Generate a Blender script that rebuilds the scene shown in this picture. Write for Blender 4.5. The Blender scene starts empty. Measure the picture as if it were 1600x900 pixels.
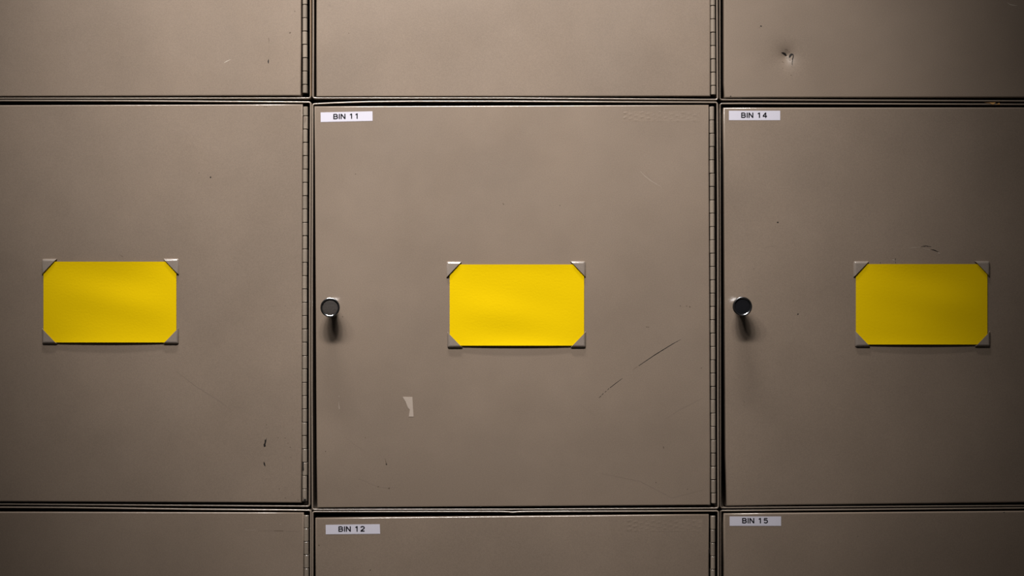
import bpy, bmesh, math, random
from mathutils import Vector

C = bpy.context.scene.collection
S = 0.00061            # metres per photo pixel on the plane of the doors
D = 1.40               # camera distance

# ------------------------------------------------------------------ camera
cam_data = bpy.data.cameras.new('camera')
cam_data.sensor_width = 36.0
cam_data.lens = 36.0 * D / (1600 * S)
cam = bpy.data.objects.new('camera', cam_data)
C.objects.link(cam)
cam.location = (0, -D, 0)
cam.rotation_euler = (math.radians(90), 0, 0)
bpy.context.scene.camera = cam

# ------------------------------------------------------------------ world
world = bpy.data.worlds.new('world')
bpy.context.scene.world = world
world.use_nodes = True
bgn = world.node_tree.nodes['Background']
bgn.inputs[0].default_value = (1.0, 0.9, 0.8, 1)
bgn.inputs[1].default_value = 0.02

# ------------------------------------------------------------------ lamps: a short row of ceiling spots above the camera
def spot(loc, target, power, radius, color=(1.0, 0.975, 0.95)):
    ld = bpy.data.lights.new('ceiling_spot', 'SPOT')
    ld.energy = power
    ld.spot_size = 0.680
    ld.spot_blend = 1.0
    ld.shadow_soft_size = radius
    ld.color = color
    o = bpy.data.objects.new('ceiling_spot', ld)
    C.objects.link(o)
    o.location = loc
    o.rotation_euler = (Vector(target) - Vector(loc)).to_track_quat('-Z', 'Y').to_euler()
    return o
POWER = 121.0
FILL_POWER = 1.5
for dx, wgt, rad in ((0.20, 0.40, 0.09), (-0.03, 0.56, 0.09), (-0.27, 0.38, 0.09), (-0.60, 0.26, 0.10)):
    spot((-0.135 + dx, -1.188, 1.365), (-0.078, 0, 0.295), POWER * wgt, rad)
# added fill light, grazing from above to brighten the top-facing edges
edge_fill = bpy.data.lights.new('added_edge_fill', 'AREA')
edge_fill.shape = 'RECTANGLE'
edge_fill.size = 0.60
edge_fill.size_y = 0.06
edge_fill.energy = FILL_POWER
edge_fill.spread = math.radians(50)
edge_fill.color = (1.0, 0.975, 0.95)
to = bpy.data.objects.new('added_edge_fill', edge_fill)
C.objects.link(to)
to.location = (-0.14, -0.36, 1.45)
to.rotation_euler = (Vector((-0.10, 0, 0.05)) - to.location).to_track_quat('-Z', 'Y').to_euler()

vs = bpy.context.scene.view_settings
vs.view_transform = 'Standard'
vs.look = 'None'
vs.exposure = 0.0
vs.gamma = 1.0
vs.use_curve_mapping = False
bpy.context.scene.cycles.caustics_reflective = False


# ------------------------------------------------------------------ helpers
YOFF = 0.0             # how far the column being built stands back from the first one
def P(px, py, y=0.0):
    """point at depth y (plus YOFF) that stands on the line of sight of photo pixel px, py"""
    k = S * (D + y + YOFF) / D
    return Vector(((px - 800) * k, y, (450 - py) * k))

def principled(name):
    m = bpy.data.materials.new(name)
    m.use_nodes = True
    return m, m.node_tree.nodes, m.node_tree.links, m.node_tree.nodes['Principled BSDF']

def plain(name, color, rough=0.5, metal=0.0, spec=0.5, bump=None):
    m, n, l, b = principled(name)
    b.inputs['Base Color'].default_value = (*color, 1)
    b.inputs['Roughness'].default_value = rough
    b.inputs['Metallic'].default_value = metal
    b.inputs['Specular IOR Level'].default_value = spec
    if bump:
        tc = n.new('ShaderNodeTexCoord')
        t = n.new('ShaderNodeTexNoise')
        t.inputs['Scale'].default_value = bump[0]
        t.inputs['Detail'].default_value = 3
        l.new(tc.outputs['Object'], t.inputs['Vector'])
        bm = n.new('ShaderNodeBump')
        bm.inputs['Strength'].default_value = bump[1]
        bm.inputs['Distance'].default_value = bump[2]
        l.new(t.outputs['Fac'], bm.inputs['Height'])
        l.new(bm.outputs['Normal'], b.inputs['Normal'])
    return m

def paint(name, color, rough=0.42, spec=0.4, fine=0.10, wavy=0.0, dirt=0.10, coat=0.8):
    """baked enamel: fine orange peel, mottled grime of its own shape"""
    m, n, l, b = principled(name)
    tc = n.new('ShaderNodeTexCoord')
    oi = n.new('ShaderNodeObjectInfo')
    add = n.new('ShaderNodeVectorMath')
    add.operation = 'ADD'
    mul = n.new('ShaderNodeVectorMath')
    mul.operation = 'SCALE'
    comb = n.new('ShaderNodeCombineXYZ')
    for k in range(3):
        l.new(oi.outputs['Random'], comb.inputs[k])
    l.new(comb.outputs[0], mul.inputs[0])
    mul.inputs['Scale'].default_value = 7.0
    l.new(tc.outputs['Object'], add.inputs[0])
    l.new(mul.outputs[0], add.inputs[1])
    vec = add.outputs[0]
    def noise(scale, detail, rough_=0.5):
        t = n.new('ShaderNodeTexNoise')
        t.inputs['Scale'].default_value = scale
        t.inputs['Detail'].default_value = detail
        t.inputs['Roughness'].default_value = rough_
        l.new(vec, t.inputs['Vector'])
        return t.outputs['Fac']
    def ramp(src, a, b_, lo, hi):
        r = n.new('ShaderNodeMapRange')
        r.inputs['From Min'].default_value = a
        r.inputs['From Max'].default_value = b_
        r.inputs['To Min'].default_value = lo
        r.inputs['To Max'].default_value = hi
        l.new(src, r.inputs['Value'])
        return r.outputs['Result']
    def times(x, y):
        k = n.new('ShaderNodeMath')
        k.operation = 'MULTIPLY'
        l.new(x, k.inputs[0])
        l.new(y, k.inputs[1])
        return k.outputs[0]
    blot = ramp(noise(9.0, 4, 0.6), 0.35, 0.65, 1.0 - dirt, 1.0 + dirt * 0.25)
    speck = ramp(noise(1150.0, 2, 0.7), 0.3, 0.7, 0.90, 1.10)
    k = times(blot, speck)
    sc = n.new('ShaderNodeVectorMath')
    sc.operation = 'SCALE'
    sc.inputs[0].default_value = color
    l.new(k, sc.inputs['Scale'])
    l.new(sc.outputs[0], b.inputs['Base Color'])
    l.new(ramp(noise(14.0, 3), 0.3, 0.7, rough - 0.05, rough + 0.07), b.inputs['Roughness'])
    b.inputs['Specular IOR Level'].default_value = spec
    b.inputs['Coat Weight'].default_value = coat
    b.inputs['Coat Roughness'].default_value = 0.2
    b.inputs['Coat IOR'].default_value = 1.75
    b1 = n.new('ShaderNodeBump')
    b1.inputs['Strength'].default_value = fine
    b1.inputs['Distance'].default_value = 0.0003
    l.new(noise(900.0, 2), b1.inputs['Height'])
    if wavy:
        b2 = n.new('ShaderNodeBump')
        b2.inputs['Strength'].default_value = wavy
        b2.inputs['Distance'].default_value = 0.002
        l.new(noise(11.0, 1), b2.inputs['Height'])
        l.new(b2.outputs['Normal'], b1.inputs['Normal'])
    l.new(b1.outputs['Normal'], b.inputs['Normal'])
    return m

M = {}
M['door'] = paint('door_enamel', (0.272, 0.206, 0.156), wavy=0.25)
M['frame'] = paint('frame_enamel', (0.285, 0.225, 0.175), rough=0.34, spec=0.6, fine=0.05)
M['hinge'] = paint('hinge_enamel', (0.32, 0.26, 0.205), rough=0.32, spec=0.6, fine=0.05, dirt=0.2)
M['clip'] = paint('clip_enamel', (0.30, 0.245, 0.205), rough=0.28, spec=0.6, fine=0.04)
M['chip'] = plain('bared_steel', (0.012, 0.009, 0.008), 0.6, 0, 0.3)
M['scuff'] = plain('brown_scuff', (0.12, 0.085, 0.06), 0.6, 0, 0.3)
M['pale'] = plain('pale_scratch', (0.50, 0.43, 0.36), 0.5)
M['faint'] = plain('faint_scratch', (0.35, 0.28, 0.225), 0.45)
M['dull'] = plain('dull_scratch', (0.215, 0.162, 0.125), 0.45)
M['tape'] = plain('old_masking_tape', (0.43, 0.35, 0.29), 0.6, bump=(400, 0.3, 0.0003))
M['glue'] = plain('glue_residue', (0.30, 0.23, 0.18), 0.3, bump=(500, 0.6, 0.0006))
M['steel'] = plain('dark_hinge_pin', (0.03, 0.025, 0.02), 0.5, 0.5)
M['rust'] = plain('orange_rust', (0.62, 0.33, 0.10), 0.7)
M['rusty'] = plain('brown_rust', (0.20, 0.10, 0.03), 0.7)
M['yellow'] = plain('yellow_card', (0.83, 0.560, 0.001), 0.8, spec=0.04, bump=(520, 0.25, 0.0004))
M['white'] = plain('white_label_tape', (0.66, 0.63, 0.71), 0.4, spec=0.3)
M['ink'] = plain('black_print', (0.003, 0.003, 0.005), 0.6, spec=0.1)
M['chrome'] = plain('chrome', (0.62, 0.63, 0.66), 0.15, 1.0)
M['plastic'] = plain('black_plastic', (0.010, 0.010, 0.012), 0.25)
M['worn'] = plain('worn_black_plastic', (0.045, 0.036, 0.031), 0.55, bump=(600, 0.5, 0.0003))
M['plaster'] = plain('grey_plaster', (0.16, 0.15, 0.14), 0.9, bump=(60, 0.3, 0.003))
M['concrete'] = plain('grey_concrete', (0.12, 0.115, 0.11), 0.8, bump=(25, 0.3, 0.003))

def link(name, bm, mats, parent=None, smooth=True, origin=None):
    me = bpy.data.meshes.new(name)
    if origin is not None:
        bmesh.ops.translate(bm, verts=bm.verts, vec=-origin)
    bm.normal_update()
    bm.to_mesh(me)
    bm.free()
    if not isinstance(mats, (list, tuple)):
        mats = [mats]
    for m in mats:
        me.materials.append(m)
    if smooth:
        for p in me.polygons:
            p.use_smooth = True
    o = bpy.data.objects.new(name, me)
    C.objects.link(o)
    if parent:
        o.parent = parent
    return o

def face(bm, pts, mi=0, y=None):
    vs_ = [bm.verts.new(p) for p in pts]
    f = bm.faces.new(vs_)
    f.material_index = mi
    f.normal_update()
    if f.normal.y > 0:
        f.normal_flip()
    return f

def box(name, lo, hi, mat, parent=None):
    bm = bmesh.new()
    bmesh.ops.create_cube(bm, size=1)
    for v in bm.verts:
        v.co = Vector([lo[i] + (v.co[i] + .5) * (hi[i] - lo[i]) for i in range(3)])
    o = link(name, bm, mat, parent, smooth=False)
    return o

# ------------------------------------------------------------------ setting
ZB = (450 - 1440) * S
for nm, lo, hi, m in (('wall_back', (-2.2, 0.32, ZB), (2.2, 0.40, 1.9), M['plaster']),
                      ('floor', (-2.2, -2.2, ZB - 0.06), (2.2, 0.40, ZB), M['concrete'])):
    o = box(nm, lo, hi, m)
    o['kind'] = 'structure'

# ------------------------------------------------------------------ locker body
def lerp_pts(pts, t):
    """pts: [(key, value)...] piecewise linear"""
    if t <= pts[0][0]:
        return pts[0][1]
    for (a, va), (b, vb) in zip(pts, pts[1:]):
        if t <= b:
            return va + (vb - va) * (t - a) / (b - a)
    return pts[-1][1]

def body_bm(top, right, bottom, left, yf, w=2.6):
    """a folded sheet steel carcass with a rolled front lip.
    top/bottom: [(x, y)...] left to right; left/right: [(y, x)...] top to bottom; lip centre lines in photo pixels"""
    tl = (left[0][1], top[0][1]); tr = (right[0][1], top[-1][1])
    br = (right[-1][1], bottom[-1][1]); bl = (left[-1][1], bottom[0][1])
    r = 3.2
    path = []
    def corner(cx, cy, a0):
        for k in range(6):
            a = math.radians(a0 + 90 * k / 5)
            path.append((cx + r * math.cos(a), cy - r * math.sin(a)))
    corner(tl[0] + r, tl[1] + r, 90)          # goes anticlockwise on screen from the top left
    path_l = [(x, y) for y, x in left if tl[1] + 6 < y < bl[1] - 6]
    path += path_l
    corner(bl[0] + r, bl[1] - r, 180)
    path += [(x, y) for x, y in bottom if bl[0] + 6 < x < br[0] - 6]
    corner(br[0] - r, br[1] - r, 270)
    path += [(x, y) for y, x in reversed(right) if tr[1] + 6 < y < br[1] - 6]
    corner(tr[0] - r, tr[1] + r, 0)
    path += [(x, y) for x, y in reversed(top) if tl[0] + 6 < x < tr[0] - 6]
    depth = 0.30
    rr = w * S / 2
    tw = 0.00035
    prof = [(-rr, depth), (-rr, 0.012), (-rr, rr * 1.0)]
    for k in range(1, 8):
        a = math.pi - math.pi * k / 8
        prof.append((rr * math.cos(a), rr - rr * math.sin(a)))
    prof += [(rr, rr * 1.0), (rr * .75, rr * 1.6), (0, rr * 1.8), (tw - rr, rr * 1.9), (tw - rr, 0.012), (tw - rr, depth)]
    bm = bmesh.new()
    n = len(path)
    rings = []
    W = [P(x, y, yf) for x, y in path]
    for i in range(n):
        a, b_, c = W[i - 1], W[i], W[(i + 1) % n]
        t1 = (b_ - a).normalized(); t2 = (c - b_).normalized()
        t = (t1 + t2).normalized()
        nn = Vector((-t.z, 0, t.x))
        rings.append([bm.verts.new(b_ + nn * u + Vector((0, v, 0))) for u, v in prof])
    for i in range(n):
        A, B = rings[i], rings[(i + 1) % n]
        for k in range(len(prof) - 1):
            bm.faces.new((A[k], A[k + 1], B[k + 1], B[k]))
    # back panel
    bm.faces.new([rg[0] for rg in rings])
    bm.faces.new([rg[-1] for rg in rings])
    bmesh.ops.recalc_face_normals(bm, faces=bm.faces)
    return bm

# ------------------------------------------------------------------ door
def mapq(q, x, y):
    """bilinear in a quad of photo pixels (TL, TR, BR, BL)"""
    tl, tr, br, bl = q
    return (tl[0] * (1 - x) * (1 - y) + tr[0] * x * (1 - y) + br[0] * x * y + bl[0] * (1 - x) * y,
            tl[1] * (1 - x) * (1 - y) + tr[1] * x * (1 - y) + br[1] * x * y + bl[1] * (1 - x) * y)

DENT = (1230.0, 87.0)
def dent_depth(px, py):
    dx, dy = (px - DENT[0]), (py - DENT[1])
    if abs(dx) > 60 or abs(dy) > 60:
        return 0.0
    r = math.sqrt(dx * dx + dy * dy + 4.0)
    d = 0.0040 * math.exp(-(r / 12.0) ** 1.1)
    # sharper pinch in the middle
    d -= 0.0005 * math.exp(-(math.hypot(dx - 2, dy - 1) / 4.0) ** 2)
    return d

def door_bm(q, bev=1.6, dent=False):
    """a folded sheet pan: front face, rolled edges, returns going back"""
    th = 0.018
    w = q[1][0] - q[0][0]
    h = q[2][1] - q[1][1]
    us = [k / 8 for k in range(9)]
    vs_ = [k / 8 for k in range(9)]
    if dent:
        for k in range(-36, 37):
            us.append((DENT[0] + k * 1.2 - q[0][0]) / w)
            vs_.append((DENT[1] + k * 1.2 - q[0][1]) / h)
        us = sorted(set(u for u in us if 0 <= u <= 1))
        vs_ = sorted(set(v for v in vs_ if 0 <= v <= 1))
    nu, nv = len(us), len(vs_)
    bm = bmesh.new()
    prof = [(bev + 0.8, 0.0), (bev, 0.0)]
    for k in range(1, 7):
        a = math.pi / 2 * k / 6
        prof.append((bev * (1 - math.sin(a)), bev * S * (1 - math.cos(a))))
    prof.append((0.0, 0.006))
    prof.append((0.0, th))
    def pt(u, v, e, y):
        uu = (e + (w - 2 * e) * u) / w
        vv = (e + (h - 2 * e) * v) / h
        px, py = mapq(q, uu, vv)
        p = P(px, py, 0.0)
        p.y = y + (dent_depth(px, py) if dent and y == 0.0 else 0.0)
        return p
    grid = [[bm.verts.new(pt(u, v, prof[0][0], 0.0)) for u in us] for v in vs_]
    for j in range(nv - 1):
        for i in range(nu - 1):
            bm.faces.new((grid[j][i], grid[j + 1][i], grid[j + 1][i + 1], grid[j][i + 1]))
    per = [(i, 0) for i in range(nu)] + [(nu - 1, j) for j in range(1, nv)] + \
          [(i, nv - 1) for i in range(nu - 2, -1, -1)] + [(0, j) for j in range(nv - 2, 0, -1)]
    prev = [grid[j][i] for i, j in per]
    for e, y in prof[1:]:
        cur = [bm.verts.new(pt(us[i], vs_[j], e, y)) for i, j in per]
        m = len(per)
        for k in range(m):
            bm.faces.new((prev[k], cur[k], cur[(k + 1) % m], prev[(k + 1) % m]))
        prev = cur
    bm.faces.new(prev)
    bmesh.ops.recalc_face_normals(bm, faces=bm.faces)
    return bm

def stroke(bm, pts, widths, mi, y=-0.00003, dent=False, jag=0.0, seed=0):
    """a thin mark on the enamel along photo-pixel points; widths in pixels"""
    rnd = random.Random(seed)
    if jag:
        q = [pts[0]]; wq = [widths[0]]
        for (a, b_), wa, wb in zip(zip(pts, pts[1:]), widths, widths[1:]):
            n = max(2, int(math.hypot(b_[0] - a[0], b_[1] - a[1]) / 1.6))
            for k in range(1, n + 1):
                t = k / n
                q.append((a[0] + (b_[0] - a[0]) * t + rnd.uniform(-jag, jag) * .4,
                          a[1] + (b_[1] - a[1]) * t + rnd.uniform(-jag, jag) * .4))
                wq.append((wa + (wb - wa) * t) * rnd.uniform(1 - jag, 1 + jag * .5))
        pts, widths = q, wq
    L = []; R = []
    for i, (x, yy) in enumerate(pts):
        a = pts[max(0, i - 1)]; c = pts[min(len(pts) - 1, i + 1)]
        dx, dy = c[0] - a[0], c[1] - a[1]
        n = math.hypot(dx, dy) or 1
        nx, ny = -dy / n * widths[i] / 2, dx / n * widths[i] / 2
        for lst, s in ((L, 1), (R, -1)):
            p = P(x + nx * s, yy + ny * s)
            p.y = y + (dent_depth(x, yy) if dent else 0)
            lst.append(bm.verts.new(p))
    for i in range(len(pts) - 1):
        f = bm.faces.new((L[i], L[i + 1], R[i + 1], R[i]))
        f.material_index = mi
        f.normal_update()
        if f.normal.y > 0:
            f.normal_flip()

def blob(bm, cx, cy, rx, ry, mi, y=-0.00003, seed=0, dent=False, rough=0.3):
    rnd = random.Random(seed + int(cx * 7 + cy))
    pts = []
    for k in range(9):
        a = 2 * math.pi * k / 9
        s = 1 + rnd.uniform(-rough, rough)
        p = P(cx + rx * s * math.cos(a), cy + ry * s * math.sin(a))
        p.y = y + (dent_depth(cx, cy) - 0.00005 if dent else 0)
        pts.append(p)
    face(bm, pts, mi)

def poly(bm, pts, mi, y=-0.00004, dent=False):
    out = []
    for x, yy in pts:
        p = P(x, yy)
        p.y = y + (dent_depth(x, yy) - 0.00005 if dent else 0)
        out.append(p)
    face(bm, out, mi)

DOOR_MATS = [M['door'], M['chip'], M['scuff'], M['pale'], M['faint'], M['dull']]
CHIP, SCUFF, PALE, FAINT, DULL = 1, 2, 3, 4, 5

def marks_00(bm):
    stroke(bm, [(350, 98.5), (354, 95.8), (360.5, 92.8)], [.3, 1.0, .3], PALE)
    stroke(bm, [(419.8, 58.5), (420.3, 63), (420.2, 67.5)], [.5, 1.0, .3], SCUFF, jag=.5, seed=1)
    poly(bm, [(419.6, 92), (420.2, 95), (419.9, 99.5), (418.6, 98.5), (418.2, 95.5)], CHIP)
    blob(bm, 453, 51.4, 1.6, 1.2, SCUFF)
    blob(bm, 449.5, 84, 1.0, .7, DULL)
    stroke(bm, [(451, 128), (457, 123), (462, 119)], [.2, .5, .2], DULL)
    blob(bm, 460.6, 17.5, 1.2, .5, SCUFF)
    blob(bm, 413, 99, .8, .6, DULL)

def marks_01(bm):
    blob(bm, 545, 52, .8, .8, SCUFF)
    blob(bm, 515, 8, 2.2, 1.0, DULL)

def marks_02(bm):
    blob(bm, 1189, 41, 1.3, 1.0, CHIP)
    blob(bm, 1186.6, 42.8, .8, .3, SCUFF)
    blob(bm, 1141.6, 150.4, 1.0, .8, CHIP)
    # torn enamel round the dent
    poly(bm, [(1220.8, 82), (1224, 81), (1228, 82.2), (1230.2, 85.6), (1229.2, 87), (1225.8, 85)], CHIP, dent=True, y=-.0001)
    stroke(bm, [(1226.5, 77.5), (1230, 76.6), (1231.8, 79)], [.3, .7, .3], SCUFF, dent=True, y=-.0001)
    poly(bm, [(1233.2, 89.5), (1234, 85.5), (1236.5, 82.8), (1240, 83.8), (1240.6, 86.8), (1238.8, 85.4), (1236.8, 86.6), (1235.6, 89)], CHIP, dent=True, y=-.0001)
    stroke(bm, [(1240.3, 86), (1239, 92), (1238.2, 98), (1238.3, 103)], [1.2, 1.6, 1.2, .4], CHIP, dent=True, jag=.5, seed=5, y=-.0001)
    for x, y, r in ((1230.7, 89.8, 1.0), (1235, 93.5, .8), (1222.8, 96.5, .7), (1224.6, 97.3, .6), (1223.4, 106.5, .5), (1237.5, 104, .5), (1236.2, 117.4, .9), (1234, 80.5, .8)):
        blob(bm, x, y, r, r * .8, SCUFF, dent=True)
    stroke(bm, [(1574, 4), (1578, 7), (1583, 8.2), (1590, 8.6)], [.3, .9, .9, .2], PALE)

def marks_10(bm):
    for x in (413.2, 416.4):
        blob(bm, x, 166.8, 1.6, .6, SCUFF)
    blob(bm, 468.6, 173.2, .7, 1.0, SCUFF)
    blob(bm, 432.6, 181.5, .7, 1.0, DULL)
    blob(bm, 329, 277, 1.3, 1.5, CHIP)
    blob(bm, 311, 270, .6, .6, SCUFF)
    stroke(bm, [(186.5, 397.5), (190, 400), (193, 401.6)], [.3, .8, .4], SCUFF, jag=.4)
    poly(bm, [(416.6, 684), (416, 690), (414.8, 694.5), (415.3, 697.5), (412.4, 698.6), (411.8, 694.5), (413.4, 692), (413.6, 687.5), (415.2, 687)], CHIP)
    poly(bm, [(412.6, 721), (414, 724), (414.9, 728.5), (413.2, 728), (411.8, 724.6)], CHIP)
    rnd = random.Random(3)
    for k in range(22):
        x = rnd.uniform(395, 466); y = rnd.uniform(660, 775)
        blob(bm, x, y, rnd.uniform(.4, .8), rnd.uniform(.4, 1.0), DULL if k % 3 else SCUFF, seed=k)
    for x, y in ((450, 692.5), (453.5, 699), (434.5, 684), (446, 778), (466, 781.5)):
        blob(bm, x, y, .8, .7, SCUFF)
    stroke(bm, [(441, 722), (441.5, 730), (440.8, 736)], [.4, 1.0, .3], DULL)
    stroke(bm, [(275, 580), (305, 603), (345, 628), (362, 641)], [.3, .8, .8, .3], DULL)
    stroke(bm, [(420, 479), (433, 478)], [.4, .7], DULL, jag=.5)
    blob(bm, 446, 478, 1.4, 1.0, DULL)

def marks_11(bm):
    stroke(bm, [(1063.5, 530.4), (1050, 538), (1024, 554), (998, 571.5)], [.3, 1.0, 1.2, .7], CHIP)
    stroke(bm, [(996, 572.8), (988, 578.5)], [.5, .2], SCUFF)
    stroke(bm, [(972.5, 591.2), (962, 599), (953, 606)], [.4, .9, .9], CHIP)
    for a in ((951.5, 607, 949, 609.4), (947.4, 611, 945, 613), (942.8, 614.6, 940, 617.6), (939, 618.8, 936, 621.6)):
        stroke(bm, [(a[0], a[1]), (a[2], a[3])], [.9, .5], CHIP)
    for x, y in ((1010.5, 511), (1013, 511), (1063, 478), (1073, 478.4), (1077.6, 479.2), (1078, 480), (1036.5, 698.5), (508.7, 705.3),
                 (555.5, 272), (786, 318), (787, 319.4), (875, 321), (571, 684), (1096, 575), (1025, 754), (1074, 764.5), (535, 495)):
        blob(bm, x, y, .8, .8, SCUFF)
    blob(bm, 1037, 699.5, .5, 1.6, SCUFF)
    stroke(bm, [(1000.5, 267.5), (1008, 275.5), (1018, 283), (1034, 292.5)], [.5, .9, 1.0, .3], FAINT)
    stroke(bm, [(1009, 268), (1014, 277), (1021, 284)], [.3, .6, .3], DULL)
    stroke(bm, [(529, 628), (529.6, 633), (530.2, 639)], [.4, .9, 1.8], FAINT)
    blob(bm, 529.8, 619.4, .9, .9, FAINT)
    stroke(bm, [(601.3, 716.5), (602.8, 721), (603.8, 726)], [.5, 1.0, 1.9], SCUFF, jag=.3)
    blob(bm, 603.8, 725.6, .9, 1.0, CHIP, y=-.00006)
    stroke(bm, [(560.5, 748), (571, 752), (579, 756), (591, 760.5), (608, 763)], [.5, .6, .7, .8, .9], DULL, jag=.5, seed=8)
    blob(bm, 561, 748, 1.0, .7, DULL, y=-.00006); blob(bm, 591, 760.3, 1.2, .8, SCUFF, y=-.00006); blob(bm, 608, 762.8, 1.5, 1.1, SCUFF, y=-.00006)
    stroke(bm, [(609, 762.5), (621, 761)], [.5, .3], DULL, jag=.4)
    stroke(bm, [(538, 682), (557, 697), (573, 707)], [.15, .35, .15], DULL)
    stroke(bm, [(1103, 199), (1103.6, 214)], [.6, .3], DULL)
    stroke(bm, [(940, 740), (1000, 752), (1050, 778), (1100, 765)], [.3, .8, .6, .3], DULL)
    stroke(bm, [(1040, 655), (1062, 640), (1098, 622)], [.3, .8, .3], DULL)
    stroke(bm, [(905, 160 + 470), (930, 650)], [.3, .5], DULL)
    rnd = random.Random(12)
    for k in range(40):
        blob(bm, rnd.uniform(500, 1100), rnd.uniform(200, 780), rnd.uniform(.3, .6), rnd.uniform(.3, .6), DULL, seed=k)

def marks_12(bm):
    blob(bm, 1215.4, 347.6, 1.4, 1.0, CHIP)
    stroke(bm, [(1196, 387), (1204, 384.5), (1216, 384)], [.5, .8, .3], DULL, jag=.5)
    blob(bm, 1247, 491, 1.1, 1.1, CHIP)
    stroke(bm, [(1421, 388), (1428, 386.6), (1437, 386)], [.6, 1.0, .6], FAINT, jag=.5, seed=2)
    stroke(bm, [(1439, 385.8), (1446, 384.4), (1455, 385.6)], [.5, 1.6, .5], CHIP, jag=.5, seed=4)
    stroke(bm, [(1442, 388.4), (1453, 390)], [.4, .8], FAINT)
    stroke(bm, [(1454, 389.6), (1460, 391), (1466.5, 394)], [.5, 1.8, .6], CHIP, jag=.3, seed=6)
    stroke(bm, [(1466, 394.6), (1468.5, 396.2)], [.8, .3], PALE)
    stroke(bm, [(1375.3, 409.5), (1375.3, 412)], [.5, .5], CHIP)
    stroke(bm, [(1399.3, 404), (1398.6, 407)], [.8, .8], CHIP)
    stroke(bm, [(1399.4, 408.5), (1399.4, 411.6)], [.5, .5], CHIP)
    stroke(bm, [(1394, 405.6), (1398, 406.4)], [.4, .8], PALE)
    for x, y in ((1178, 420), (1480, 495), (1240, 470), (1163, 628)):
        blob(bm, x, y, .6, .6, SCUFF)

def marks_20(bm):
    blob(bm, 438, 819.2, 1.8, .6, FAINT)
    stroke(bm, [(383, 828.2), (400, 828.2)], [.6, .5], FAINT)
    stroke(bm, [(403, 829.6), (427, 829.6)], [.4, .5], DULL)
    stroke(bm, [(428, 829.5), (443, 829.5)], [.7, .9], SCUFF, jag=.4)
    stroke(bm, [(446, 830.2), (468, 830.6)], [.5, .3], DULL)

def marks_21(bm):
    blob(bm, 498.2, 852, 1.3, 1.1, SCUFF)
    blob(bm, 578.6, 891, 1.1, 1.3, SCUFF)
    poly(bm, [(1107.6, 856), (1106.9, 860), (1107.1, 865), (1108.6, 864.5), (1108.8, 857)], CHIP, y=-.00004)

def marks_22(bm):
    blob(bm, 1568.8, 800.5, 1.0, .6, CHIP)
    blob(bm, 1340, 838, .7, .7, SCUFF)
MARKS = {(0, 0): marks_00, (0, 1): marks_01, (0, 2): marks_02, (1, 0): marks_10, (1, 1): marks_11,
         (1, 2): marks_12, (2, 0): marks_20, (2, 1): marks_21, (2, 2): marks_22}

# ------------------------------------------------------------------ hinge
def knuckle_bm(cx, y0, y1, side, yc=0.0021, rad=0.0023):
    """a rolled barrel from photo row y0 to y1 with its leaf running back on one side"""
    bm = bmesh.new()
    c0 = P(cx, y0); c1 = P(cx, y1)
    ch = 0.00035
    n = 20
    levels = [(c0.z, rad - ch), (c0.z - ch, rad), (c1.z + ch, rad), (c1.z, rad - ch)]
    rings = []
    for z, r in levels:
        rings.append([bm.verts.new((c0.x + r * math.cos(2 * math.pi * k / n), yc + r * math.sin(2 * math.pi * k / n), z)) for k in range(n)])
    for A, B in zip(rings, rings[1:]):
        for k in range(n):
            bm.faces.new((A[k], A[(k + 1) % n], B[(k + 1) % n], B[k]))
    bm.faces.new(rings[0]); bm.faces.new(rings[-1])
    # leaf tail
    xo = c0.x + side * rad
    t = 0.0007 * side
    v = []
    for x in (xo, xo - t):
        for z in (c0.z, c1.z):
            for y in (yc, 0.0062):
                v.append(bm.verts.new((x, y, z)))
    for idx in ((0, 1, 3, 2), (4, 5, 7, 6), (0, 1, 5, 4), (2, 3, 7, 6), (1, 3, 7, 5), (0, 2, 6, 4)):
        bm.faces.new([v[i] for i in idx])
    bmesh.ops.recalc_face_normals(bm, faces=bm.faces)
    return bm

def sharpen(o, deg=35):
    me = o.data
    me.update()
    try:
        me.set_sharp_from_angle(angle=math.radians(deg))
    except Exception:
        pass

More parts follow.
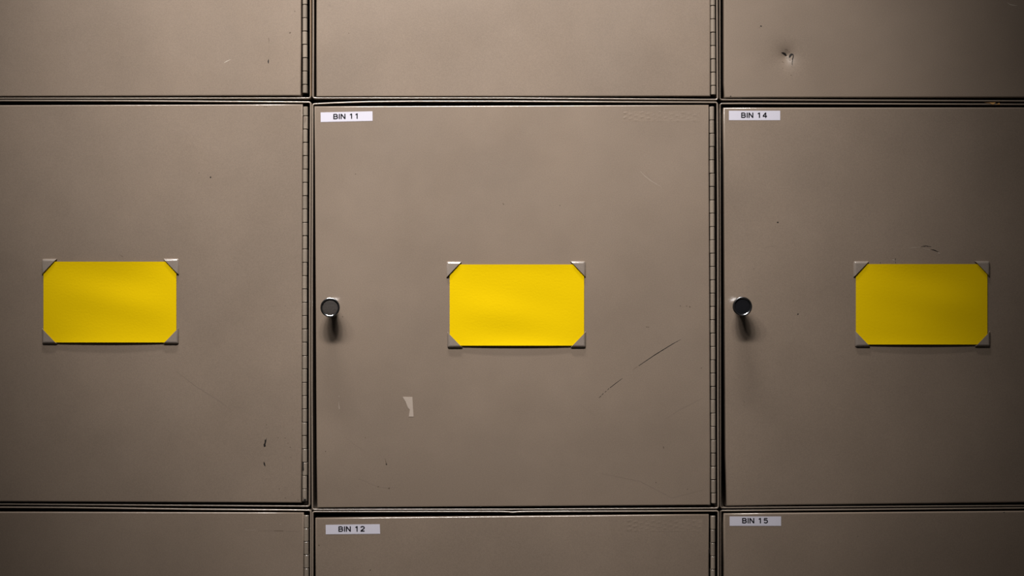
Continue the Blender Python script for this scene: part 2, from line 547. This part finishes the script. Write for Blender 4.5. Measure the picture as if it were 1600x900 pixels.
def add_hinge(parent, origin, xs, ytop, ybot, first_seam, pitch=20.83, seed=0, individual=True):
    rnd = random.Random(seed)
    seams = []
    y = first_seam
    while y > ytop + 4:
        y -= pitch
    y += pitch
    while y < ybot - 4:
        seams.append(y); y += pitch
    edges = [ytop] + seams + [ybot]
    bm = bmesh.new()
    # pin in two tapered pieces plus back leaf
    p0 = P(lerp_pts(xs, ytop), ytop + 0.8); p1 = P(lerp_pts(xs, ybot), ybot - 0.8)
    n = 10
    A = [bm.verts.new((p0.x + .0013 * math.cos(6.2832 * k / n), .0021 + .0013 * math.sin(6.2832 * k / n), p0.z)) for k in range(n)]
    B = [bm.verts.new((p1.x + .0013 * math.cos(6.2832 * k / n), .0021 + .0013 * math.sin(6.2832 * k / n), p1.z)) for k in range(n)]
    for k in range(n):
        bm.faces.new((A[k], A[(k + 1) % n], B[(k + 1) % n], B[k]))
    bm.faces.new(A); bm.faces.new(B)
    bmesh.ops.recalc_face_normals(bm, faces=bm.faces)
    extra = []
    hinge = None
    kn = []
    for i, (a, b_) in enumerate(zip(edges, edges[1:])):
        m = (a + b_) / 2
        cx = lerp_pts(xs, m) + rnd.uniform(-.25, .25)
        gap = rnd.uniform(.35, .6)
        k = knuckle_bm(cx, a + gap, b_ - gap, 1 if i % 2 else -1, rad=0.0023 + rnd.uniform(-.0001, .0001))
        if individual and b_ > -6 and a < 906:
            kn.append((k, a, b_, cx))
        else:
            extra.append(k)
    for k in extra:
        me = bpy.data.meshes.new('tmp')
        k.to_mesh(me); k.free()
        nf = len(bm.faces)
        bm.from_mesh(me)
        bpy.data.meshes.remove(me)
        bm.faces.ensure_lookup_table()
        for f in bm.faces[nf:]:
            f.material_index = 1
    hinge = link('hinge', bm, [M['steel'], M['hinge']], parent, origin=origin)
    sharpen(hinge)
    hinge['label'] = 'painted continuous piano hinge down the right edge'
    for k, a, b_, cx in kn:
        for f in k.faces:
            f.material_index = 0
        # worn enamel of its own shape
        if abs(cx - 476.5) < 6 and abs(a - 722) < 10 and b_ > 735:
            f = face(k, [P(472.9, 722, -.0004), P(474.6, 723, -.0004), P(474.4, 729, -.0004), P(475, 734, -.0004), P(472.9, 735.5, -.0004)], 1)
        if abs(cx - 476.5) < 6 and b_ > 780 and b_ < 790:
            face(k, [P(474, 776, -.0005), P(475.6, 780, -.0005), P(478.4, 779.5, -.0005), P(478.6, 783.6, -.0005), P(473.6, 783.8, -.0005), P(474.4, 780, -.0005)], 1)
        if abs(cx - 476.5) < 6 and abs(a - 181) < 3:
            face(k, [P(474.2, 183, -.0005), P(477.4, 181.7, -.0005), P(478.2, 185, -.0005), P(476.8, 190, -.0005), P(476.9, 196, -.0005), P(475.6, 190, -.0005)], 2)
        o = link('knuckle', k, [M['hinge'], M['chip'], M['dull']], hinge, origin=origin)
        sharpen(o)
    return hinge

# ------------------------------------------------------------------ knob
def lathe(bm, c, prof, n=48):
    rings = []
    for r, d in prof:
        if r == 0:
            rings.append([bm.verts.new((c.x, -d, c.z))])
        else:
            rings.append([bm.verts.new((c.x + r * math.cos(2 * math.pi * k / n), -d, c.z + r * math.sin(2 * math.pi * k / n))) for k in range(n)])
    for A, B in zip(rings, rings[1:]):
        for k in range(n):
            a0, a1 = A[k % len(A)], A[(k + 1) % len(A)]
            b0, b1 = B[k % len(B)], B[(k + 1) % len(B)]
            if len(B) == 1:
                bm.faces.new((a0, a1, b0))
            elif len(A) == 1:
                bm.faces.new((a0, b1, b0))
            else:
                bm.faces.new((a0, a1, b1, b0))
    bmesh.ops.recalc_face_normals(bm, faces=bm.faces)

def add_knob(parent, origin, px, py, worn, tilt=0):
    h = 0.0225
    c = P(px, py, -h)
    bm = bmesh.new()
    R = 0.00915
    lathe(bm, c, [(0, -.001), (.0062, -.001), (.0062, .0006), (.0056, .0012), (.0046, .0016), (.0048, .004), (.0054, .008),
                  (.0066, .0115), (.0080, .0145), (.0089, .0168), (R - .0001, .0185), (R, .0200), (R, .0216), (R - .0001, .0219),
                  (R - .0008, .02222), (R - .0010, .02225), (R - .0011, .02222), (R - .0017, .0219), (R - .0018, .0216), (R - .0018, .0208), (R - .0021, .0208)])
    k = link('knob', bm, M['chrome'], parent, origin=origin)
    sharpen(k, 25)
    k['label'] = 'round chrome pull knob near the left edge'
    bm = bmesh.new()
    lathe(bm, c, [(R - .00175, .0206), (R - .0018, .0211), (R - .0023, .0212), (.003, .0212), (0, .0212)])
    i = link('knob_inset', bm, M['worn'] if worn else M['plastic'], k, origin=origin)
    i['label'] = 'worn dark brown knob face' if worn else 'black knob face'
    return k

# ------------------------------------------------------------------ card corner clips
def add_clip(parent, origin, cx, cy, sx, sy, lx, ly):
    """folded metal photo corner: corner at (cx, cy), legs lx, ly running towards sx, sy; open along the diagonal"""
    H = 0.0026
    bm = bmesh.new()
    # outline of the triangle, inset by the rolled edge as it rises
    steps = 6
    r = 3.9
    def tri(e):
        # e: inset from outer legs
        x0, y0 = cx + sx * e, cy + sy * e
        k = 1.0
        ex = lx - e * ly / max(ly, 1) * 0 
        return [(x0, y0), (cx + sx * (lx - e * lx / ly), y0), (x0, cy + sy * (ly - e * ly / lx))]
    # rounded outer corner: use 4 points
    def ring(e, d):
        (ax, ay), (bx, by), (qx, qy) = tri(e)
        rc = max(0.6, 2.2 - e * .7)
        pts = [(bx, by), (ax + sx * rc, ay), (ax + sx * rc * .3, ay + sy * rc * .3), (ax, ay + sy * rc), (qx, qy)]
        return [bm.verts.new(Vector((P(x, y).x, -d, P(x, y).z))) for x, y in pts]
    prof = [(0.0, -0.0002), (0.0, H - r * S)]
    for k in range(1, steps + 1):
        a = math.pi / 2 * k / steps
        prof.append((r * (1 - math.cos(a)), H - r * S * (1 - math.sin(a))))
    prof.append((r + .6, H))
    prev = None
    for e, d in prof:
        cur = ring(e, max(d, -0.0002))
        if prev:
            for k in range(4):
                bm.faces.new((prev[k], prev[k + 1], cur[k + 1], cur[k]))
        prev = cur
    bm.faces.new(prev)
    bmesh.ops.remove_doubles(bm, verts=bm.verts, dist=1e-6)
    bmesh.ops.recalc_face_normals(bm, faces=bm.faces)
    me = bpy.data.meshes.new('clip')
    for v in bm.verts:
        pass
    # make sure the outside faces out
    big = max(bm.faces, key=lambda f: f.calc_area() if abs(f.normal.y) > .9 else 0)
    if big.normal.y > 0:
        bmesh.ops.reverse_faces(bm, faces=bm.faces)
    bpy.data.meshes.remove(me)
    bmesh.ops.solidify(bm, geom=bm.faces[:], thickness=0.00045)
    o = link('card_clip', bm, M['clip'], parent, origin=origin)
    sharpen(o, 30)
    return o

# ------------------------------------------------------------------ name label with print
def arc(cx, cy, rx, ry, a0, a1, n=8):
    return [(cx + rx * math.cos(math.radians(a0 + (a1 - a0) * k / n)), cy - ry * math.sin(math.radians(a0 + (a1 - a0) * k / n))) for k in range(n + 1)]

def glyph(ch):
    """polylines in a box: y down from cap line 0 to base 8.4; returns list of polylines"""
    h = 8.4; t = .75
    if ch == 'B':
        return [[(t, 0), (t, h)],
                [(t, t), (3.6, t)] + arc(3.9, 2.45, 2.1, 1.72, 90, -90, 8) + [(t, 4.15)],
                [(t, 4.15), (4.0, 4.15)] + arc(4.1, 5.9, 2.4, 1.76, 90, -90, 8) + [(t, h - t)]]
    if ch == 'I':
        return [[(t, 0), (t, h)]]
    if ch == 'N':
        return [[(t, 0), (t, h)], [(6.6, 0), (6.6, h)], [(.9, .5), (6.4, h - .5)]]
    if ch == '1':
        return [[(3.1, 0), (3.1, h)], [(.4, 1.9), (1.8, 1.6), (2.9, .3)]]
    if ch == '2':
        return [arc(3.5, 2.7, 2.7, 2.0, 170, -35, 10) + [(3.2, 5.6), (1.0, 7.5)], [(.5, h - t), (6.7, h - t)]]
    if ch == '4':
        return [[(5.0, 0), (5.0, h)], [(4.7, .6), (.8, 5.6)], [(.3, 5.9), (7.0, 5.9)]]
    if ch == '5':
        return [[(6.1, .75), (1.5, .75), (1.0, 4.0)], arc(3.4, 5.4, 2.8, 2.3, 140, -150, 12)]

def add_name_label(parent, origin, quad, text, bx, by, sc, label):
    bm = bmesh.new()
    yf = -0.00016
    q = [P(x, y, 0) for x, y in quad]
    for p in q:
        p.y = yf
    back = [p + Vector((0, 0.00012, 0)) for p in q]
    face(bm, q, 0)
    for i in range(4):
        j = (i + 1) % 4
        f = bm.faces.new([bm.verts.new(p) for p in (q[i], q[j], back[j], back[i])])
    slope = (quad[1][1] - quad[0][1]) / (quad[1][0] - quad[0][0])
    x = {0: 0, 1: 8.6, 2: 11.5, 3: 25.4, 4: 33.3 if text[-1] != '1' else 34.1}
    chars = [c for c in text if c != ' ']
    n_lines = 0
    for k, c in enumerate(chars):
        for line in glyph(c):
            n_lines += 1
            pts = [(bx + (x[k] + a) * sc, by + b_ * sc + slope * (x[k] + a) * sc) for a, b_ in line]
            stroke(bm, pts, [1.75 * sc] * len(pts), 1, y=yf - 0.00003 - 0.000004 * n_lines)
    o = link('name_label', bm, [M['white'], M['ink']], parent, smooth=False, origin=origin)
    o['label'] = label
    return o

# ------------------------------------------------------------------ left-over glue of a removed strip
def add_residue(parent, origin, x0, x1, y0, y1, seed, lab):
    bm = bmesh.new()
    rnd = random.Random(seed)
    step = 0.9
    nx = int((x1 - x0) / step); ny = int((y1 - y0) / step)
    hh = {}
    for j in range(ny + 1):
        for i in range(nx + 1):
            edge = min(i, j, nx - i, ny - j)
            v = rnd.random()
            patch = math.sin(i * .31 + seed) * math.sin(i * .13 + 2 + j * .8) - .25 + .6 * math.exp(-i / 14)
            e = 0.00022 * v * max(0, patch) if edge > 0 else 0.0
            if j == ny - 1:
                e = 0.00005 * v
            hh[i, j] = e
    g = {}
    for (i, j), e in hh.items():
        p = P(x0 + i * step, y0 + j * step)
        p.y = -0.00002 - e
        g[i, j] = bm.verts.new(p)
    for j in range(ny):
        for i in range(nx):
            bm.faces.new((g[i, j], g[i, j + 1], g[i + 1, j + 1], g[i + 1, j]))
    bm.normal_update()
    for f in bm.faces:
        if f.normal.y > 0:
            f.normal_flip()
    o = link('glue_residue', bm, M['door'], parent, origin=origin)
    o['label'] = lab
    return o

# ------------------------------------------------------------------ the nine lockers
Q = {
 (0, 0): [(-146, -478), (470.7, -478), (470.4, 149.3), (-146, 151.2)],
 (0, 1): [(495, -478), (1109, -478), (1110, 150.3), (494, 151.0)],
 (0, 2): [(1130, -478), (1748, -478), (1748, 152.3), (1131, 152.6)],
 (1, 0): [(-146, 164.6), (472.6, 162.8), (471.3, 785.6), (-146, 783.3)],
 (1, 1): [(491.3, 166.0), (1107.3, 163.7), (1110.2, 789.3), (495, 793.6)],
 (1, 2): [(1130.4, 168.0), (1748, 167.4), (1748, 783.5), (1134.2, 790.8)],
 (2, 0): [(-146, 799.6), (474.2, 801.0), (474.6, 1428), (-146, 1428)],
 (2, 1): [(492.8, 809.5), (1107.5, 803.6), (1108, 1428), (493.2, 1428)],
 (2, 2): [(1131, 802.4), (1748, 797.2), (1748, 1428), (1131.4, 1428)],
}
LT = {  # top lips, bottom lips: (x, y) left to right
 (0, 0): ([(-153, -485), (485, -485)], [(-153, 153.6), (200, 153.5), (486, 153.2)]),
 (0, 1): ([(489, -485), (1121, -485)], [(489, 153.1), (800, 153.2), (1121.5, 155.6)]),
 (0, 2): ([(1125, -485), (1760, -485)], [(1125, 155.7), (1760, 158.4)]),
 (1, 0): ([(-153, 156.8), (200, 157.5), (485.5, 159.6)], [(-153, 787.0), (484, 791.2)]),
 (1, 1): ([(488.5, 162.3), (500, 161.9), (520, 160.9), (545, 159.9), (580, 158.9), (640, 158.3), (800, 158.3), (1121, 159.9)], [(488, 796.4), (800, 796.1), (1122, 794.2)]),
 (1, 2): ([(1125, 161.8), (1160, 161.6), (1760, 163.6)], [(1125.5, 793.6), (1760, 788.9)]),
 (2, 0): ([(-153, 792.2), (100, 793.3), (300, 796.0), (485.5, 797.6)], [(-153, 1436), (485.5, 1436)]),
 (2, 1): ([(488.5, 799.7), (780, 799.5), (795, 800.0), (801, 800.8), (808, 800.0), (825, 799.5), (1122, 798.6)], [(488.5, 1436), (1122, 1436)]),
 (2, 2): ([(1126, 798.2), (1760, 792.6)], [(1126, 1436), (1760, 1436)]),
}
LS = {  # left lips, right lips: (y, x) top to bottom
 (0, 0): ([(-485, -153), (153, -153)], [(-485, 485.0), (153, 485.2)]),
 (0, 1): ([(-485, 489.4), (60, 489.4), (153, 488.9)], [(-485, 1120), (0, 1120.4), (155, 1121.2)]),
 (0, 2): ([(-485, 1124.2), (155, 1125)], [(-485, 1760), (155, 1760)]),
 (1, 0): ([(158, -153), (790, -153)], [(160, 485.3), (300, 484.4), (430, 483.8), (600, 483.6), (790, 483.5)]),
 (1, 1): ([(162, 488.5), (300, 488.0), (430, 487.5), (600, 487.3), (796, 488.0)], [(160, 1120.8), (330, 1122), (630, 1122), (794, 1122.5)]),
 (1, 2): ([(162, 1125.2), (793, 1125.7)], [(162, 1760), (793, 1760)]),
 (2, 0): ([(797, -153), (1436, -153)], [(797, 485.4), (1436, 485)]),
 (2, 1): ([(799, 488.5), (1436, 488.3)], [(799, 1122.5), (1436, 1122.2)]),
 (2, 2): ([(798, 1126), (1436, 1126)], [(798, 1760), (1436, 1760)]),
}
HX = {  # hinge barrel centre x against y, top, bottom, one seam row
 (0, 0): ([(0, 476), (146, 476)], -470, 145.6, 7.0),
 (0, 1): ([(0, 1114), (148, 1115)], -470, 148, 8.7),
 (1, 0): ([(166, 477.2), (300, 476.4), (430, 475.8), (600, 475.4), (784, 475.8)], 166, 784, 181.0),
 (1, 1): ([(166, 1112.8), (330, 1113), (450, 1113.8), (630, 1114.6), (787, 1115.2)], 166, 787, 187.5),
 (2, 0): ([(805, 478.2), (900, 478.4)], 805, 1420, 825.5),
 (2, 1): ([(806, 1114.6), (900, 1114.2)], 806, 1420, 827.5),
 (0, 2): ([(0, 1752.5), (146, 1752.5)], -470, 146, 7.0),
 (1, 2): ([(166, 1752.5), (784, 1752.5)], 172, 780, 181.0),
 (2, 2): ([(805, 1752.5), (900, 1752.5)], 804, 1420, 825.5),
}
LAB = {
 (0, 0): 'taupe metal locker at the top left, scratched near its right hinge',
 (0, 1): 'taupe metal locker directly above the BIN 11 locker',
 (0, 2): 'taupe metal locker at the top right with a punched dent in its door',
 (1, 0): 'taupe metal locker left of BIN 11, holding a yellow card and showing no number label',
 (1, 1): 'taupe metal locker labelled BIN 11 in the centre, with chrome knob and black diagonal scratches',
 (1, 2): 'taupe metal locker labelled BIN 14 with a black-faced knob, right of BIN 11',
 (2, 0): 'taupe metal locker at the bottom left, with no number label in view',
 (2, 1): 'taupe metal locker labelled BIN 12, below BIN 11',
 (2, 2): 'taupe metal locker labelled BIN 15, at the bottom right below BIN 14',
}
CARDS = {  # card rectangle and the outer corners of its clips (TL, TR, BR, BL)
 (1, 0): ((68, 408.8, 275.6, 535.0), [(66, 404.4), (279.6, 404.2), (279.4, 537.2), (66.2, 537.2)]),
 (1, 1): ((702.6, 413.2, 912.6, 540.0), [(697.6, 408.8), (914.8, 408.0), (915.2, 542.8), (699.0, 543.2)]),
 (1, 2): ((1337.2, 412.6, 1542.6, 538.2), [(1333.4, 408.2), (1545.8, 407.8), (1546.4, 541.6), (1335.4, 541.8)]),
}

lockers = {}
SETBACK = {0: 0.0, 1: 0.0, 2: 0.0085}      # the right-hand column stands a little further back
for r in range(3):
    for c in range(3):
        q = Q[r, c]
        YOFF = SETBACK[c]
        yf = 0.0010
        base = P((q[0][0] + q[1][0]) / 2, LT[r, c][1][0][1] + 1.3)
        root = bpy.data.objects.new('locker', None)
        C.objects.link(root)
        root.empty_display_size = 0.05
        root.location = base + Vector((0, YOFF, 0))
        root['label'] = LAB[r, c]
        root['category'] = 'locker'
        root['group'] = 'metal lockers stacked in the bank'
        lockers[r, c] = root
        top, bot = LT[r, c]
        left, right = LS[r, c]
        bm = body_bm(top, right, bot, left, yf)
        mats = [M['frame'], M['rust'], M['rusty'], M['chip']]
        if (r, c) == (1, 2):       # rust spot on the top lip
            yy = yf - 0.0001
            face(bm, [P(1546, 159.9, yy), P(1550, 160.1, yy), P(1556, 159.9, yy), P(1554.4, 161.4, yy), P(1551.4, 163.4, yy), P(1549.4, 162.6, yy)], 1)
            face(bm, [P(1556.5, 162.4, yy), P(1560, 161.4, yy), P(1561, 160, yy), P(1562, 161.6, yy), P(1562.6, 163, yy), P(1558, 163.2, yy)], 1)
            face(bm, [P(1538, 160.2, yy), P(1546, 159.8, yy), P(1549, 162.6, yy), P(1544, 161.6, yy)], 2)
        if (r, c) == (0, 0):
            face(bm, [P(485.2, -40, yf - .00006), P(486.2, -40, yf - .00006), P(486.4, 150, yf - .00006), P(485.5, 150, yf - .00006)], 2)
        body = link('locker_body', bm, mats, root, origin=base)
        sharpen(body, 50)
        # door
        bm = door_bm(q, bev=2.2 if c == 2 else 1.7, dent=(r, c) == (0, 2))
        MARKS[r, c](bm)
        door = link('door', bm, DOOR_MATS, root, origin=base)
        xs, yt, yb, fs = HX[r, c]
        add_hinge(root, base, xs, yt, yb, fs, seed=r * 3 + c, individual=c < 2)
        kx = {0: -122, 1: 515.6, 2: 1160.4}[c]
        ky = {0: -164, 1: (480.5 if c == 1 else 479.0), 2: 1112}[r]
        add_knob(root, base, kx, ky, worn=(r, c) == (1, 1))
        if (r, c) in CARDS:
            _, cl = CARDS[r, c]
            for (x, y), sx, sy in zip(cl, (1, -1, -1, 1), (1, 1, -1, -1)):
                add_clip(door, base, x, y, sx, sy, 23.5, 24.5)

def B0(r, c):
    """base of a locker in the frame its parts are laid out in"""
    return lockers[r, c].location - Vector((0, SETBACK[c], 0))
YOFF = 0.0
add_name_label(lockers[1, 1], lockers[1, 1].location, [(501, 175.7), (582, 173.9), (582.2, 188.9), (501.1, 190.7)], 'BIN 11', 520.9, 178.1, 1.0, 'white label tape reading BIN 11')
YOFF = SETBACK[2]
add_name_label(lockers[1, 2], B0(1, 2), [(1138.9, 173), (1219, 173), (1219, 187.8), (1138.9, 187.8)], 'BIN 14', 1158.1, 175.9, 1.0, 'white label tape reading BIN 14')
YOFF = 0.0
add_name_label(lockers[2, 1], lockers[2, 1].location, [(508.9, 820), (593.4, 819), (594, 834), (509, 834.8)], 'BIN 12', 528.9, 822.4, 1.02, 'white label tape reading BIN 12')
YOFF = SETBACK[2]
add_name_label(lockers[2, 2], B0(2, 2), [(1140, 806.9), (1220.4, 806.9), (1220.4, 821.6), (1140, 821.6)], 'BIN 15', 1159.6, 809.3, 1.0, 'white label tape reading BIN 15')
YOFF = 0.0
add_residue(lockers[1, 1], lockers[1, 1].location, 974, 1094, 174, 190.5, 4, 'rough glue residue of a removed label')
add_residue(lockers[2, 1], lockers[2, 1].location, 978, 1098, 811, 831.5, 9, 'rough glue residue of a removed label')

# torn scrap of tape low on the centre door
bm = bmesh.new()
pts = [(629, 619.8), (644.4, 620.2), (645, 632), (646.2, 651), (638.8, 651), (640.4, 640), (637.2, 636.5), (634, 628)]
pp = [P(x, y) + Vector((0, -0.0002, 0)) for x, y in pts]
face(bm, pp, 0)
for i in range(len(pp)):
    a, b_ = pp[i], pp[(i + 1) % len(pp)]
    bm.faces.new([bm.verts.new(v) for v in (a, b_, b_ + Vector((0, .00018, 0)), a + Vector((0, .00018, 0)))])
o = link('tape_scrap', bm, M['tape'], lockers[1, 1], smooth=False, origin=lockers[1, 1].location)
o['label'] = 'torn pale scrap of tape'

# ------------------------------------------------------------------ yellow cards
CL = {(1, 0): 'blank yellow card in corner clips on the unnumbered locker left of BIN 11',
      (1, 1): 'blank yellow card in corner clips on the centre BIN 11 locker',
      (1, 2): 'blank yellow card in corner clips on the BIN 14 locker'}
AMP = [0.00075, -0.0006, 0.0005]
for idx, (key, (rc, _)) in enumerate(CARDS.items()):
    x0, y0, x1, y1 = rc
    rnd = random.Random(20 + idx)
    YOFF = SETBACK[idx]
    ph = rnd.uniform(0, 6)
    NX, NY = 44, 28
    bm = bmesh.new()
    def height(u, v):
        bow = max(0.0, math.sin(math.pi * u)) ** 0.55
        d = 0.0007 + bow * (0.0014 * math.exp(-(1 - v) / 0.10) + 0.0011 * math.exp(-v / 0.12))
        env = math.sin(math.pi * u) * math.sin(math.pi * v)
        d += AMP[idx] * env * math.sin(5.2 * v + 2.6 * u + ph) * math.sin(3.4 * u - 2.2 * v + ph * 1.7)
        d += 0.00028 * env * math.sin(11 * v - 4.0 * u + ph * 2.1)
        return d
    F = [[None] * (NX + 1) for _ in range(NY + 1)]
    Bk = [[None] * (NX + 1) for _ in range(NY + 1)]
    t = 0.0003
    for j in range(NY + 1):
        for i in range(NX + 1):
            u, v = i / NX, j / NY
            d = height(u, v)
            p = P(x0 + (x1 - x0) * u, y0 + (y1 - y0) * v, -d)
            F[j][i] = bm.verts.new((p.x, -d - t, p.z))
            Bk[j][i] = bm.verts.new((p.x, -d, p.z))
    for j in range(NY):
        for i in range(NX):
            bm.faces.new((F[j][i], F[j + 1][i], F[j + 1][i + 1], F[j][i + 1]))
            bm.faces.new((Bk[j][i], Bk[j][i + 1], Bk[j + 1][i + 1], Bk[j + 1][i]))
    for i in range(NX):
        bm.faces.new((F[0][i], F[0][i + 1], Bk[0][i + 1], Bk[0][i]))
        bm.faces.new((F[NY][i + 1], F[NY][i], Bk[NY][i], Bk[NY][i + 1]))
    for j in range(NY):
        bm.faces.new((F[j + 1][0], F[j][0], Bk[j][0], Bk[j + 1][0]))
        bm.faces.new((F[j][NX], F[j + 1][NX], Bk[j + 1][NX], Bk[j][NX]))
    bmesh.ops.recalc_face_normals(bm, faces=bm.faces)
    org = P((x0 + x1) / 2, y1, -0.001)
    o = link('index_card', bm, M['yellow'], origin=org)
    sharpen(o, 50)
    o.location = org + Vector((0, YOFF, 0))
    o['label'] = CL[key]
    o['category'] = 'card'
    o['group'] = 'yellow cards held on the locker doors'
